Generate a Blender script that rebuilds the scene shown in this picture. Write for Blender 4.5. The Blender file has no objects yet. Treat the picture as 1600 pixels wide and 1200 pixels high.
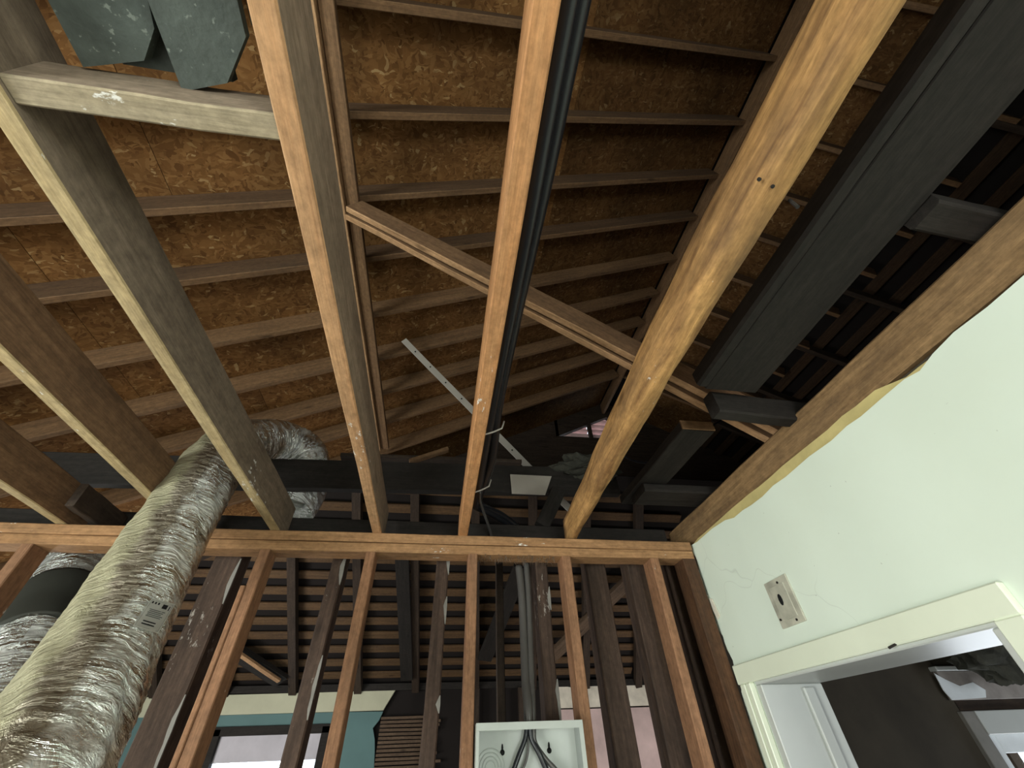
import bpy, bmesh, math, random
import numpy as np
from mathutils import Vector, Matrix
SC = bpy.context.scene
COL = SC.collection
rnd = random.Random(7)

# ------------------------------------------------------------------ camera
FPX = 635.254
YAW, PITCH, ROLL = 0.182192, 0.746211, -0.044987
CAM = Vector((0, 0, 1.72))
_f = Vector((math.sin(YAW)*math.cos(PITCH), math.cos(YAW)*math.cos(PITCH), math.sin(PITCH)))
_r0 = Vector((math.cos(YAW), -math.sin(YAW), 0))
_u0 = _r0.cross(_f)
_r = math.cos(ROLL)*_r0 + math.sin(ROLL)*_u0
_u = -math.sin(ROLL)*_r0 + math.cos(ROLL)*_u0
cd = bpy.data.cameras.new('camera')
cd.sensor_width = 36.0
cd.lens = FPX/1600*36.0
cd.clip_start = 0.02
cam = bpy.data.objects.new('camera', cd)
COL.objects.link(cam)
cam.matrix_world = Matrix(((_r.x, _u.x, -_f.x, CAM.x), (_r.y, _u.y, -_f.y, CAM.y), (_r.z, _u.z, -_f.z, CAM.z), (0, 0, 0, 1)))
SC.camera = cam

# ------------------------------------------------------------------ world, lights, exposure
w = bpy.data.worlds.new('sky'); SC.world = w; w.use_nodes = True
bg = w.node_tree.nodes['Background']
bg.inputs[0].default_value = (0.80, 0.90, 1.0, 1); bg.inputs[1].default_value = 2.2

def area(name, loc, target, sx, sy, power, col=(1, 1, 1), spread=math.pi):
    l = bpy.data.lights.new(name, 'AREA'); l.shape = 'RECTANGLE'; l.size = sx; l.size_y = sy
    l.energy = power; l.color = col; l.spread = spread
    o = bpy.data.objects.new(name, l); COL.objects.link(o); o.location = loc
    d = Vector(target)-Vector(loc)
    o.rotation_euler = d.to_track_quat('-Z', 'Y').to_euler()
    return o
area('daylight_back_window', (0.75, -2.45, 1.35), (-0.2, 1.0, 1.8), 2.0, 1.5, 120, (0.97, 1.0, 0.97))
area('daylight_left_window', (-3.2, -0.9, 1.25), (1.1, 0.4, 1.7), 1.6, 1.5, 150, (0.96, 1.0, 0.95))
area('floor_work_light', (-1.6, 0.0, 0.12), (-0.9, 0.4, 3.0), 1.1, 1.3, 18, (1.0, 0.97, 0.88))  # unseen fill, added low down to brighten the joist undersides
area('daylight_next_room', (3.6, -2.3, 1.5), (3.2, 2.5, 1.7), 1.4, 1.2, 34, (0.86, 0.93, 1.0))  # added fill with no seen source, lifts the next room's window trim
area('daylight_far_room', (-3.2, 3.6, 1.3), (1.0, 6.4, 2.0), 1.2, 1.2, 75, (1.0, 0.97, 0.92))  # added fill with no seen source, brightens far wall and boards
area('daylight_far_room_right', (2.9, 4.3, 1.0), (2.1, 6.4, 2.0), 0.9, 0.9, 26, (1.0, 0.97, 0.94))  # second added fill, lifts the pale and pink plaster
area('daylight_window_1', (3.7, 2.42, 1.15), (2.0, 1.2, 1.7), 1.1, 1.0, 14, (0.88, 0.94, 1.0))
SC.view_settings.view_transform = 'Standard'
SC.view_settings.look = 'None'
SC.view_settings.gamma = 1.0
SC.view_settings.use_curve_mapping = False
SC.view_settings.exposure = 0.18

# ------------------------------------------------------------------ measuring helpers (photo pixel -> world point)
def ray(x, y):
    return _r*(x-800) - _u*(y-600) + _f*FPX
def atY(x, y, Y): d = ray(x, y); return CAM + d*(Y/d.y)
def atX(x, y, X): d = ray(x, y); return CAM + d*(X/d.x)
def atZ(x, y, Z): d = ray(x, y); return CAM + d*((Z-1.72)/d.z)
def atD(x, y, t): return CAM + ray(x, y)*(t/FPX)
def lz(x): return 4.3 + 0.5*x                    # underside of left slope rafters
def rz(x): return 5.365 - 0.5*(x-2.13)           # underside of right slope rafters
def fz(y): return 2.46 + 0.5*(6.4-y)             # underside of far slope boards
def atL(x, y):
    d = ray(x, y); t = (4.3-1.72)/(d.z-0.5*d.x); return CAM + d*t

# ------------------------------------------------------------------ materials
def new_mat(name):
    m = bpy.data.materials.new(name); m.use_nodes = True
    nt = m.node_tree; b = nt.nodes['Principled BSDF']
    return m, nt, b
def N(nt, t, **kw):
    n = nt.nodes.new(t)
    for k, v in kw.items(): setattr(n, k, v)
    return n
def L(nt, a, b): nt.links.new(a, b)
def coords(nt, scale, rand=True):
    tc = N(nt, 'ShaderNodeTexCoord')
    mp = N(nt, 'ShaderNodeMapping'); mp.inputs['Scale'].default_value = scale
    if rand:
        oi = N(nt, 'ShaderNodeObjectInfo')
        mu = N(nt, 'ShaderNodeMath', operation='MULTIPLY'); mu.inputs[1].default_value = 37.0
        L(nt, oi.outputs['Random'], mu.inputs[0])
        ad = N(nt, 'ShaderNodeVectorMath', operation='ADD')
        L(nt, tc.outputs['Object'], ad.inputs[0]); L(nt, mu.outputs[0], ad.inputs[1])
        L(nt, ad.outputs[0], mp.inputs['Vector'])
    else:
        L(nt, tc.outputs['Object'], mp.inputs['Vector'])
    return mp.outputs[0]
def noise(nt, vec, scale, detail=4, rough=0.55, dist=0.0):
    n = N(nt, 'ShaderNodeTexNoise'); n.inputs['Scale'].default_value = scale
    n.inputs['Detail'].default_value = detail; n.inputs['Roughness'].default_value = rough
    n.inputs['Distortion'].default_value = dist
    L(nt, vec, n.inputs['Vector']); return n.outputs['Fac']
def ramp(nt, fac, stops):
    r = N(nt, 'ShaderNodeValToRGB'); e = r.color_ramp.elements
    while len(e) < len(stops): e.new(0.5)
    for i, (p, c) in enumerate(stops):
        e[i].position = p; e[i].color = (*c, 1)
    L(nt, fac, r.inputs[0]); return r.outputs[0]
def mix(nt, fac, a, b, mode='MIX'):
    m = N(nt, 'ShaderNodeMix', data_type='RGBA', blend_type=mode)
    for s, v in ((m.inputs[0], fac), (m.inputs[6], a), (m.inputs[7], b)):
        if isinstance(v, (int, float)): s.default_value = v
        elif isinstance(v, tuple): s.default_value = (*v, 1)
        else: L(nt, v, s)
    return m.outputs[2]
def bump(nt, b, h, strength, dist=0.004):
    bp = N(nt, 'ShaderNodeBump'); bp.inputs['Strength'].default_value = strength
    bp.inputs['Distance'].default_value = dist
    L(nt, h, bp.inputs['Height']); L(nt, bp.outputs[0], b.inputs['Normal'])

def wood(name, lo, hi, dirt=(0.05, 0.035, 0.025), dirt_amt=0.5, paint=0.0, rough=0.75, paint_col=(0.75, 0.74, 0.70), gscale=1.0):
    m, nt, b = new_mat(name)
    v = coords(nt, (0.9, 16*gscale, 16*gscale))
    v2 = coords(nt, (1.2, 3.2, 3.2))
    g = noise(nt, v, 3.0, 6, 0.6, 0.6)
    base = ramp(nt, g, [(0.30, lo), (0.70, hi)])
    fine = noise(nt, coords(nt, (3, 90, 90)), 3.0, 3, 0.6)
    fr = ramp(nt, fine, [(0.25, (0.72, 0.72, 0.72)), (0.75, (1.12, 1.12, 1.12))])
    base = mix(nt, 1.0, base, fr, 'MULTIPLY')
    sk = ramp(nt, noise(nt, coords(nt, (1, 1.6, 1.6)), 38, 4, 0.7), [(0.32, (0.72,)*3), (0.66, (1.10,)*3)])
    base = mix(nt, 1.0, base, sk, 'MULTIPLY')
    d = noise(nt, v2, 2.2, 6, 0.62)
    df = ramp(nt, d, [(0.50, (0, 0, 0)), (0.74, (dirt_amt,)*3)])
    base = mix(nt, df, base, dirt)
    # knots
    vo = N(nt, 'ShaderNodeTexVoronoi'); vo.inputs['Scale'].default_value = 1.0
    L(nt, coords(nt, (2.6, 9, 9)), vo.inputs['Vector'])
    kf = ramp(nt, vo.outputs['Distance'], [(0.05, (0.8,)*3), (0.13, (0, 0, 0))])
    base = mix(nt, kf, base, tuple(c*0.38 for c in lo))
    if paint > 0:
        pn = noise(nt, coords(nt, (7, 18, 18)), 3.0, 5, 0.7)
        pg = noise(nt, coords(nt, (1.1, 1.5, 1.5)), 2.0, 2, 0.5)
        mm = N(nt, 'ShaderNodeMath', operation='MULTIPLY'); L(nt, pn, mm.inputs[0]); L(nt, pg, mm.inputs[1])
        pf = ramp(nt, mm.outputs[0], [(0.44-paint, (0, 0, 0)), (0.47-paint, (0.85,)*3)])
        base = mix(nt, pf, base, paint_col)
    L(nt, base, b.inputs['Base Color'])
    b.inputs['Roughness'].default_value = rough
    b.inputs['Specular IOR Level'].default_value = 0.25
    bump(nt, b, g, 0.25)
    return m

W = {}
W['pine'] = wood('fresh_pine', (0.46, 0.215, 0.085), (0.60, 0.315, 0.14), dirt_amt=0.25, paint=0.035)
W['pine_pale'] = wood('pale_pine', (0.44, 0.235, 0.11), (0.56, 0.335, 0.175), dirt_amt=0.25, paint=0.05)
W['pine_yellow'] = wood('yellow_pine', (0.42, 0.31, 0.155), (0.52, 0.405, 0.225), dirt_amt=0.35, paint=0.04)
W['pine_stud'] = wood('stud_pine', (0.25, 0.125, 0.066), (0.35, 0.182, 0.098), dirt_amt=0.4, paint=0.03)
W['pine_plate'] = wood('plate_pine', (0.31, 0.165, 0.075), (0.42, 0.235, 0.112), dirt_amt=0.4, paint=0.045)
W['grey_side'] = wood('weathered_side', (0.195, 0.145, 0.102), (0.285, 0.218, 0.158), dirt_amt=0.5, paint=0.03)  # joist sides greyer and darker than the undersides
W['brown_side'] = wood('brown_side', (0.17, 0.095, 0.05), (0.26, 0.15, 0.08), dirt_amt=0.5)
W['log'] = wood('hewn_log', (0.21, 0.105, 0.038), (0.66, 0.375, 0.14), dirt=(0.10, 0.06, 0.035), dirt_amt=0.75, paint=0.035, gscale=0.7)
W['wall_beam'] = wood('old_brown_beam', (0.21, 0.125, 0.058), (0.37, 0.23, 0.11), dirt_amt=0.6)
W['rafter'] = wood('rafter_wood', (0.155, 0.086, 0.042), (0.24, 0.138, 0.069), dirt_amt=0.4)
W['rafter_side'] = wood('stained_rafter_side', (0.085, 0.048, 0.026), (0.14, 0.082, 0.045), dirt_amt=0.5)  # shade on the rafter sides, put into the wood colour
W['dark'] = wood('dark_old_wood', (0.035, 0.024, 0.017), (0.070, 0.048, 0.034), dirt=(0.012, 0.010, 0.009), dirt_amt=0.6)
W['dark_grey'] = wood('smoked_grey_wood', (0.018, 0.0155, 0.0135), (0.030, 0.0255, 0.022), dirt=(0.010, 0.009, 0.008), dirt_amt=0.6)
W['old_stud'] = wood('old_dark_stud', (0.045, 0.028, 0.020), (0.095, 0.060, 0.043), dirt=(0.015, 0.011, 0.009), dirt_amt=0.6, paint=0.065, paint_col=(0.32, 0.29, 0.26))
W['corner_stud'] = wood('corner_brown_stud', (0.065, 0.032, 0.016), (0.12, 0.058, 0.028), dirt_amt=0.6)
W['skip'] = wood('skip_sheathing_wood', (0.085, 0.049, 0.024), (0.155, 0.090, 0.043), dirt_amt=0.45)
W['skip_dark'] = wood('dark_skip_sheathing', (0.04, 0.024, 0.014), (0.085, 0.048, 0.026), dirt_amt=0.6)
W['lath'] = wood('lath_wood', (0.10, 0.065, 0.042), (0.17, 0.115, 0.075), dirt_amt=0.5)
W['pine_dull'] = wood('dull_scuffed_pine', (0.29, 0.235, 0.15), (0.39, 0.325, 0.22), dirt_amt=0.5, paint=0.12)
W['brace'] = wood('brace_wood', (0.36, 0.205, 0.10), (0.54, 0.33, 0.175), dirt_amt=0.35)

def plain(name, col, rough=0.7, metal=0.0, var=0.12, nscale=6.0, bmp=0.0, spec=0.3):
    m, nt, b = new_mat(name)
    v = coords(nt, (1, 1, 1))
    n = noise(nt, v, nscale, 6, 0.6)
    c = ramp(nt, n, [(0.25, tuple(x*(1-var) for x in col)), (0.75, tuple(min(1, x*(1+var)) for x in col))])
    L(nt, c, b.inputs['Base Color'])
    b.inputs['Roughness'].default_value = rough; b.inputs['Metallic'].default_value = metal
    b.inputs['Specular IOR Level'].default_value = spec
    if bmp: bump(nt, b, noise(nt, v, nscale*6, 4), bmp)
    return m
P = {}
P['black_cable'] = plain('black_cable', (0.010, 0.011, 0.014), 0.32, spec=0.5)
P['grey_conduit'] = plain('grey_conduit', (0.10, 0.095, 0.09), 0.35, 0.3)
P['enclosure'] = plain('enclosure_paint', (0.46, 0.49, 0.46), 0.45)
P['bare_metal'] = plain('bare_metal', (0.6, 0.62, 0.62), 0.25, 0.9, bmp=0.3)
P['hole'] = plain('dark_hole', (0.01, 0.01, 0.01), 0.9)
P['strip'] = plain('pale_strip', (0.36, 0.33, 0.29), 0.55)
P['batt'] = plain('green_grey_board', (0.052, 0.064, 0.057), 0.8, var=0.45, nscale=22, bmp=0.3)
def speckle(m, col, lo=0.70):
    nt = m.node_tree; b = nt.nodes['Principled BSDF']; c = b.inputs['Base Color'].links[0].from_socket
    f = ramp(nt, noise(nt, coords(nt, (1, 1, 1)), 75, 3, 0.6), [(lo-0.06, (0, 0, 0)), (lo, (0.75,)*3)])
    f2 = ramp(nt, noise(nt, coords(nt, (1, 1, 1)), 9, 4, 0.6), [(0.4, (0, 0, 0)), (0.7, (0.15,)*3)])
    c = mix(nt, f2, c, col); L(nt, mix(nt, f, c, col), b.inputs['Base Color'])
speckle(P['batt'], (0.20, 0.23, 0.20), 0.69)
P['batt_edge'] = plain('board_edge', (0.22, 0.24, 0.21), 0.8)
P['sleeve'] = plain('dark_duct_sleeve', (0.045, 0.046, 0.038), 0.7)
P['card'] = plain('white_card', (0.78, 0.78, 0.74), 0.6, var=0.05)
P['ink'] = plain('black_ink', (0.03, 0.03, 0.035), 0.7)
P['ink_grey'] = plain('grey_ink', (0.25, 0.26, 0.25), 0.7)
P['underlay'] = plain('roof_underlay', (0.012, 0.009, 0.008), 0.9)
P['shell'] = plain('outer_wall', (0.10, 0.075, 0.055), 0.9)
P['floor'] = wood('floor_wood', (0.16, 0.13, 0.10), (0.24, 0.195, 0.15))
P['trim_cream'] = plain('trim_cream', (0.78, 0.83, 0.68), 0.4, var=0.06, nscale=3, bmp=0.05, spec=0.5)
P['jamb'] = plain('jamb_grey', (0.52, 0.54, 0.52), 0.4, var=0.06, nscale=3, spec=0.5)
P['casing_worn'] = plain('worn_casing', (0.30, 0.27, 0.25), 0.6, var=0.3, nscale=9)
P['casing_dirty'] = plain('dirty_casing', (0.22, 0.21, 0.19), 0.6, var=0.2, nscale=9)
P['window_white'] = plain('window_white', (0.78, 0.82, 0.84), 0.4)
P['dark_wall'] = plain('dark_brown_wall', (0.062, 0.051, 0.036), 0.8, var=0.3, nscale=3, bmp=0.2)
P['clump'] = plain('dark_insulation', (0.05, 0.05, 0.04), 0.95, var=0.4, nscale=20, bmp=0.6)
P['teal'] = plain('teal_plaster', (0.10, 0.19, 0.19), 0.6, var=0.15, nscale=2)
P['frieze'] = plain('cream_frieze', (0.52, 0.52, 0.38), 0.6, var=0.12, nscale=3)
P['pink'] = plain('pink_plaster', (0.62, 0.47, 0.45), 0.7, var=0.2, nscale=4)
P['pale_plaster'] = plain('pale_plaster', (0.74, 0.69, 0.58), 0.7, var=0.25, nscale=6)
P['shade'] = plain('window_shade', (0.55, 0.53, 0.58), 0.8, var=0.1)
P['slat'] = plain('vent_slat', (0.75, 0.52, 0.50), 0.6)
P['plate_cover'] = plain('cover_plate', (0.46, 0.45, 0.37), 0.6, var=0.35, nscale=14)
P['plaster_base'] = plain('yellow_base_plaster', (0.55, 0.46, 0.20), 0.8, var=0.2, nscale=10, bmp=0.2)

def mat_plaster():
    m, nt, b = new_mat('painted_plaster')
    v = coords(nt, (1, 1, 1), False)
    n = noise(nt, v, 2.2, 5)
    c = ramp(nt, n, [(0.3, (0.72, 0.80, 0.69)), (0.7, (0.76, 0.85, 0.75))])
    # fine specks and hairline cracks
    s = noise(nt, v, 60, 2, 0.5); sf = ramp(nt, s, [(0.75, (0, 0, 0)), (0.78, (0.55,)*3)])
    c = mix(nt, sf, c, (0.30, 0.31, 0.27))
    vo = N(nt, 'ShaderNodeTexVoronoi', feature='DISTANCE_TO_EDGE'); vo.inputs['Scale'].default_value = 1.5
    dn = N(nt, 'ShaderNodeTexNoise'); dn.inputs['Scale'].default_value = 4; L(nt, v, dn.inputs['Vector'])
    va = N(nt, 'ShaderNodeVectorMath', operation='MULTIPLY_ADD'); va.inputs[1].default_value = (0.35,)*3
    L(nt, dn.outputs['Color'], va.inputs[0]); L(nt, v, va.inputs[2]); L(nt, va.outputs[0], vo.inputs['Vector'])
    cf = ramp(nt, vo.outputs['Distance'], [(0.0, (0.22,)*3), (0.0025, (0, 0, 0))])
    gate = ramp(nt, noise(nt, v, 1.7, 2), [(0.52, (0, 0, 0)), (0.6, (1, 1, 1))])
    cf2 = mix(nt, 1.0, cf, gate, 'MULTIPLY')
    c = mix(nt, cf2, c, (0.32, 0.34, 0.30))
    L(nt, c, b.inputs['Base Color']); b.inputs['Roughness'].default_value = 0.55
    b.inputs['Specular IOR Level'].default_value = 0.2
    bump(nt, b, noise(nt, v, 9, 4), 0.05)
    return m
P['plaster'] = mat_plaster()

def mat_osb(name, dark=0.72):
    m, nt, b = new_mat(name)
    v = coords(nt, (1, 1, 1))
    dn = N(nt, 'ShaderNodeTexNoise'); dn.inputs['Scale'].default_value = 9; dn.inputs['Detail'].default_value = 3
    L(nt, v, dn.inputs['Vector'])
    def flakes(scale, rot, ds):
        mp = N(nt, 'ShaderNodeMapping'); mp.inputs['Scale'].default_value = scale
        mp.inputs['Rotation'].default_value = (0, 0, rot)
        va = N(nt, 'ShaderNodeVectorMath', operation='MULTIPLY_ADD'); va.inputs[1].default_value = (ds,)*3
        L(nt, dn.outputs['Color'], va.inputs[0]); L(nt, v, va.inputs[2]); L(nt, va.outputs[0], mp.inputs['Vector'])
        vo = N(nt, 'ShaderNodeTexVoronoi'); vo.inputs['Scale'].default_value = 1
        L(nt, mp.outputs[0], vo.inputs['Vector'])
        sp = N(nt, 'ShaderNodeSeparateColor'); L(nt, vo.outputs['Color'], sp.inputs[0])
        return sp.outputs[0]
    a = flakes((24, 70, 30), 0.5, 0.10); c2 = flakes((66, 26, 30), -0.35, 0.10); c3 = flakes((34, 80, 30), 1.2, 0.08)
    k = dark
    ca = ramp(nt, a, [(0.0, (0.20*k, 0.091*k, 0.029*k)), (0.6, (0.27*k, 0.131*k, 0.043*k)), (0.94, (0.34*k, 0.177*k, 0.064*k)), (1.0, (0.50*k, 0.321*k, 0.145*k))])
    cb = ramp(nt, c2, [(0.0, (0.15*k, 0.067*k, 0.021*k)), (0.55, (0.25*k, 0.117*k, 0.038*k)), (0.95, (0.32*k, 0.166*k, 0.060*k)), (1.0, (0.48*k, 0.311*k, 0.145*k))])
    sel = ramp(nt, c3, [(0.45, (0, 0, 0)), (0.55, (1, 1, 1))])
    c = mix(nt, sel, ca, cb)
    st = ramp(nt, noise(nt, v, 2.5, 5), [(0.35, (0.6,)*3), (0.65, (1.05,)*3)])
    c = mix(nt, 1.0, c, st, 'MULTIPLY')
    L(nt, c, b.inputs['Base Color']); b.inputs['Roughness'].default_value = 0.8
    b.inputs['Specular IOR Level'].default_value = 0.15
    bump(nt, b, a, 0.2)
    return m
P['osb'] = mat_osb('osb_sheet', 0.78)
P['osb_old'] = mat_osb('older_osb_sheet', 0.50)  # base colour darkened to imitate light fading towards the ridge

def mat_foil(name, col, rough, crease=1.0, metal=0.95):
    m, nt, b = new_mat(name)
    tc = N(nt, 'ShaderNodeTexCoord')
    mp = N(nt, 'ShaderNodeMapping'); mp.inputs['Scale'].default_value = (7, 62, 1); L(nt, tc.outputs['UV'], mp.inputs['Vector'])
    mp2 = N(nt, 'ShaderNodeMapping'); mp2.inputs['Scale'].default_value = (4, 7, 1); L(nt, tc.outputs['UV'], mp2.inputs['Vector'])
    n = noise(nt, mp.outputs[0], 1.0, 5, 0.6, 0.8); n2 = noise(nt, mp2.outputs[0], 2.0, 6, 0.65, 1.5)
    ad = N(nt, 'ShaderNodeMath', operation='MULTIPLY_ADD'); ad.inputs[1].default_value = 0.7
    L(nt, n2, ad.inputs[0]); L(nt, n, ad.inputs[2])
    c = ramp(nt, noise(nt, mp2.outputs[0], 1.3, 5), [(0.35, tuple(x*0.8 for x in col)), (0.65, col)])
    L(nt, c, b.inputs['Base Color'])
    b.inputs['Metallic'].default_value = metal; b.inputs['Roughness'].default_value = rough
    if metal > 0.5:      # loose film over the insulation: partly clinging and pale, partly mirror-like
        mp3 = N(nt, 'ShaderNodeMapping'); mp3.inputs['Scale'].default_value = (6, 14, 1); L(nt, tc.outputs['UV'], mp3.inputs['Vector'])
        r_ = ramp(nt, noise(nt, mp3.outputs[0], 1.0, 6, 0.65, 1.0), [(0.40, (0.45,)*3), (0.58, (1.0,)*3)])
        L(nt, r_, b.inputs['Metallic'])
    bump(nt, b, ad.outputs[0], 1.0*crease, 0.012)
    return m
P['foil'] = mat_foil('crinkled_foil', (0.88, 0.90, 0.86), 0.16, 1.3, 0.78)
P['foil_dusty'] = mat_foil('dusty_foil', (0.42, 0.39, 0.26), 0.5, 0.5, 0.15)  # tan tone of the duct's painted left band, unused
P['foil_brown'] = mat_foil('dull_foil', (0.50, 0.45, 0.37), 0.30, 0.6, 0.9)

def mat_duct():
    m = mat_foil('foil_with_dusty_flank', (0.90, 0.92, 0.88), 0.11, 1.3, 0.8)  # tan and brown bands painted in to imitate reflections on the foil
    nt = m.node_tree; b = nt.nodes['Principled BSDF']
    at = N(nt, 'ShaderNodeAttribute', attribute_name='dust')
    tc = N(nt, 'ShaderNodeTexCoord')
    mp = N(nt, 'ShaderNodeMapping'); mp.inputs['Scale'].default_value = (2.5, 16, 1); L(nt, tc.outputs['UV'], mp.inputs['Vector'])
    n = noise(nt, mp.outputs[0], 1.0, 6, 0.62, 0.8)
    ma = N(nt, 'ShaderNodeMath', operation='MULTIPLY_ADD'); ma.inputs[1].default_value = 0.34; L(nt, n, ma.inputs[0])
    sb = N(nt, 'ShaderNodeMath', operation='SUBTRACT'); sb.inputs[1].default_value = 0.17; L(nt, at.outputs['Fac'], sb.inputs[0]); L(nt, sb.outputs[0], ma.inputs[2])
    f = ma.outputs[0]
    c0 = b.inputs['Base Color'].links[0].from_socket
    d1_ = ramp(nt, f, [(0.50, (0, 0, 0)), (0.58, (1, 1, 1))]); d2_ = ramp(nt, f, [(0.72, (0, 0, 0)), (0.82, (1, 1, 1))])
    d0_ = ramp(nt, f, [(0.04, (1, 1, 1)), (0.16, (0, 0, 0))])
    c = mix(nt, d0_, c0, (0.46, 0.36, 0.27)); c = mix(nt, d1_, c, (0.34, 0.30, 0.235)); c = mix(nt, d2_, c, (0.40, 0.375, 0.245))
    L(nt, c, b.inputs['Base Color'])
    def scal(vals):
        r = N(nt, 'ShaderNodeValToRGB'); e = r.color_ramp.elements
        while len(e) < len(vals): e.new(0.5)
        for k, (p, x) in enumerate(vals): e[k].position = p; e[k].color = (x, x, x, 1)
        L(nt, f, r.inputs[0]); return r.outputs[0]
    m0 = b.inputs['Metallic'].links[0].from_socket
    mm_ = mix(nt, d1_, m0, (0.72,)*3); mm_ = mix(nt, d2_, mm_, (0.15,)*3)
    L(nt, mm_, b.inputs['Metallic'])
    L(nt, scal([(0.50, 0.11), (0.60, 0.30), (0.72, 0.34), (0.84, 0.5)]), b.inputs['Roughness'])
    return m
P['foil_duct'] = mat_duct()

def mat_glass():
    m, nt, b = new_mat('window_glass')
    nt.nodes.remove(b); out = nt.nodes['Material Output']
    t = N(nt, 'ShaderNodeBsdfTransparent'); g = N(nt, 'ShaderNodeBsdfGlossy'); g.inputs['Roughness'].default_value = 0.03
    mx = N(nt, 'ShaderNodeMixShader'); mx.inputs[0].default_value = 0.08
    L(nt, t.outputs[0], mx.inputs[1]); L(nt, g.outputs[0], mx.inputs[2]); L(nt, mx.outputs[0], out.inputs[0])
    return m
P['glass'] = mat_glass()

# ------------------------------------------------------------------ object helpers
def link(name, me, mats, parent=None):
    o = bpy.data.objects.new(name, me); COL.objects.link(o)
    for m in (mats if isinstance(mats, (list, tuple)) else [mats]): me.materials.append(m)
    if parent: o.parent = parent
    return o
def from_bm(name, bm, mats, parent=None, smooth=False):
    me = bpy.data.meshes.new(name); bmesh.ops.recalc_face_normals(bm, faces=bm.faces)
    bm.to_mesh(me); bm.free()
    if smooth:
        for p in me.polygons: p.use_smooth = True
    return link(name, me, mats, parent)
def empty(name, loc=(0, 0, 0)):
    o = bpy.data.objects.new(name, None); COL.objects.link(o); o.location = loc; return o
def tag(o, label, cat, group=None):
    o['label'] = label; o['category'] = cat
    if group: o['group'] = group
    return o
def struct(o): o['kind'] = 'structure'; return o

def board_mesh(length, wd, ht, segs, jit, cham, sides=False):
    bm = bmesh.new(); rings = []
    c = cham; hw, hh = wd/2, ht/2
    prof = [(-hw+c, -hh), (hw-c, -hh), (hw, -hh+c), (hw, hh-c), (hw-c, hh), (-hw+c, hh), (-hw, hh-c), (-hw, -hh+c)]
    for i in range(segs+1):
        x = -length/2 + length*i/segs
        oy, oz = rnd.uniform(-jit, jit), rnd.uniform(-jit, jit)
        rings.append([bm.verts.new((x, y*(1+rnd.uniform(-jit, jit)*3)+oy, z*(1+rnd.uniform(-jit, jit)*3)+oz)) for y, z in prof])
    for a, b in zip(rings, rings[1:]):
        for k in range(8):
            f = bm.faces.new((a[k], a[(k+1) % 8], b[(k+1) % 8], b[k]))
            if sides and k not in (7, 0, 1): f.material_index = 1
    bm.faces.new(rings[0][::-1]); bm.faces.new(rings[-1])
    return bm
def frame(a, b, up):
    x = (b-a).normalized(); y = up.cross(x).normalized(); z = x.cross(y)
    return Matrix(((x.x, y.x, z.x), (x.y, y.y, z.y), (x.z, y.z, z.z))).to_4x4()
def lumber(name, a, b, wd, ht, mats, up=(0, 0, 1), segs=6, jit=0.0012, cham=0.003, parent=None):
    """board from a to b (centre line), wd across, ht along 'up'; first material underneath, second on the other faces"""
    a, b, up = Vector(a), Vector(b), Vector(up)
    two = isinstance(mats, (list, tuple)) and len(mats) > 1
    bm = board_mesh((b-a).length, wd, ht, segs, jit, min(cham, wd*0.2, ht*0.2), two)
    o = from_bm(name, bm, mats, parent)
    o.matrix_local = Matrix.Translation((a+b)/2) @ frame(a, b, up)
    return o
def box(name, lo, hi, mat, parent=None, cham=0.002):
    lo, hi = Vector(lo), Vector(hi); c = (lo+hi)/2; s = hi-lo
    bm = bmesh.new(); bmesh.ops.create_cube(bm, size=1)
    for v in bm.verts: v.co = Vector((v.co.x*s.x, v.co.y*s.y, v.co.z*s.z))
    if cham: bmesh.ops.bevel(bm, geom=bm.edges[:], offset=min(cham, min(s)*0.25), segments=1, affect='EDGES')
    o = from_bm(name, bm, mat, parent); o.location = c
    return o
def prism(name, pts, d, mat, parent=None):
    """polygon (list of Vector, planar) pushed by vector d"""
    bm = bmesh.new(); d = Vector(d)
    pts = [Vector(p) for p in pts]; o0 = sum(pts, Vector())/len(pts)
    a = [bm.verts.new(p-o0) for p in pts]; b = [bm.verts.new(p-o0+d) for p in pts]
    n = len(a)
    fa = bm.faces.new(a); fb = bm.faces.new(b[::-1])
    for i in range(n): bm.faces.new((a[i], b[i], b[(i+1) % n], a[(i+1) % n]))
    bm.normal_update()
    bmesh.ops.triangulate(bm, faces=[fa, fb])
    o = from_bm(name, bm, mat, parent); o.location = o0
    return o
def spline(pts, n):
    pts = [Vector(p) for p in pts]; q = [pts[0]*2-pts[1]]+pts+[pts[-1]*2-pts[-2]]; out = []
    for i in range(1, len(q)-2):
        p0, p1, p2, p3 = q[i-1:i+3]
        for k in range(n):
            t = k/n
            out.append(0.5*((2*p1)+(p2-p0)*t+(2*p0-5*p1+4*p2-p3)*t*t+(3*p1-p0-3*p2+p3)*t**3))
    out.append(pts[-1]); return out
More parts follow.
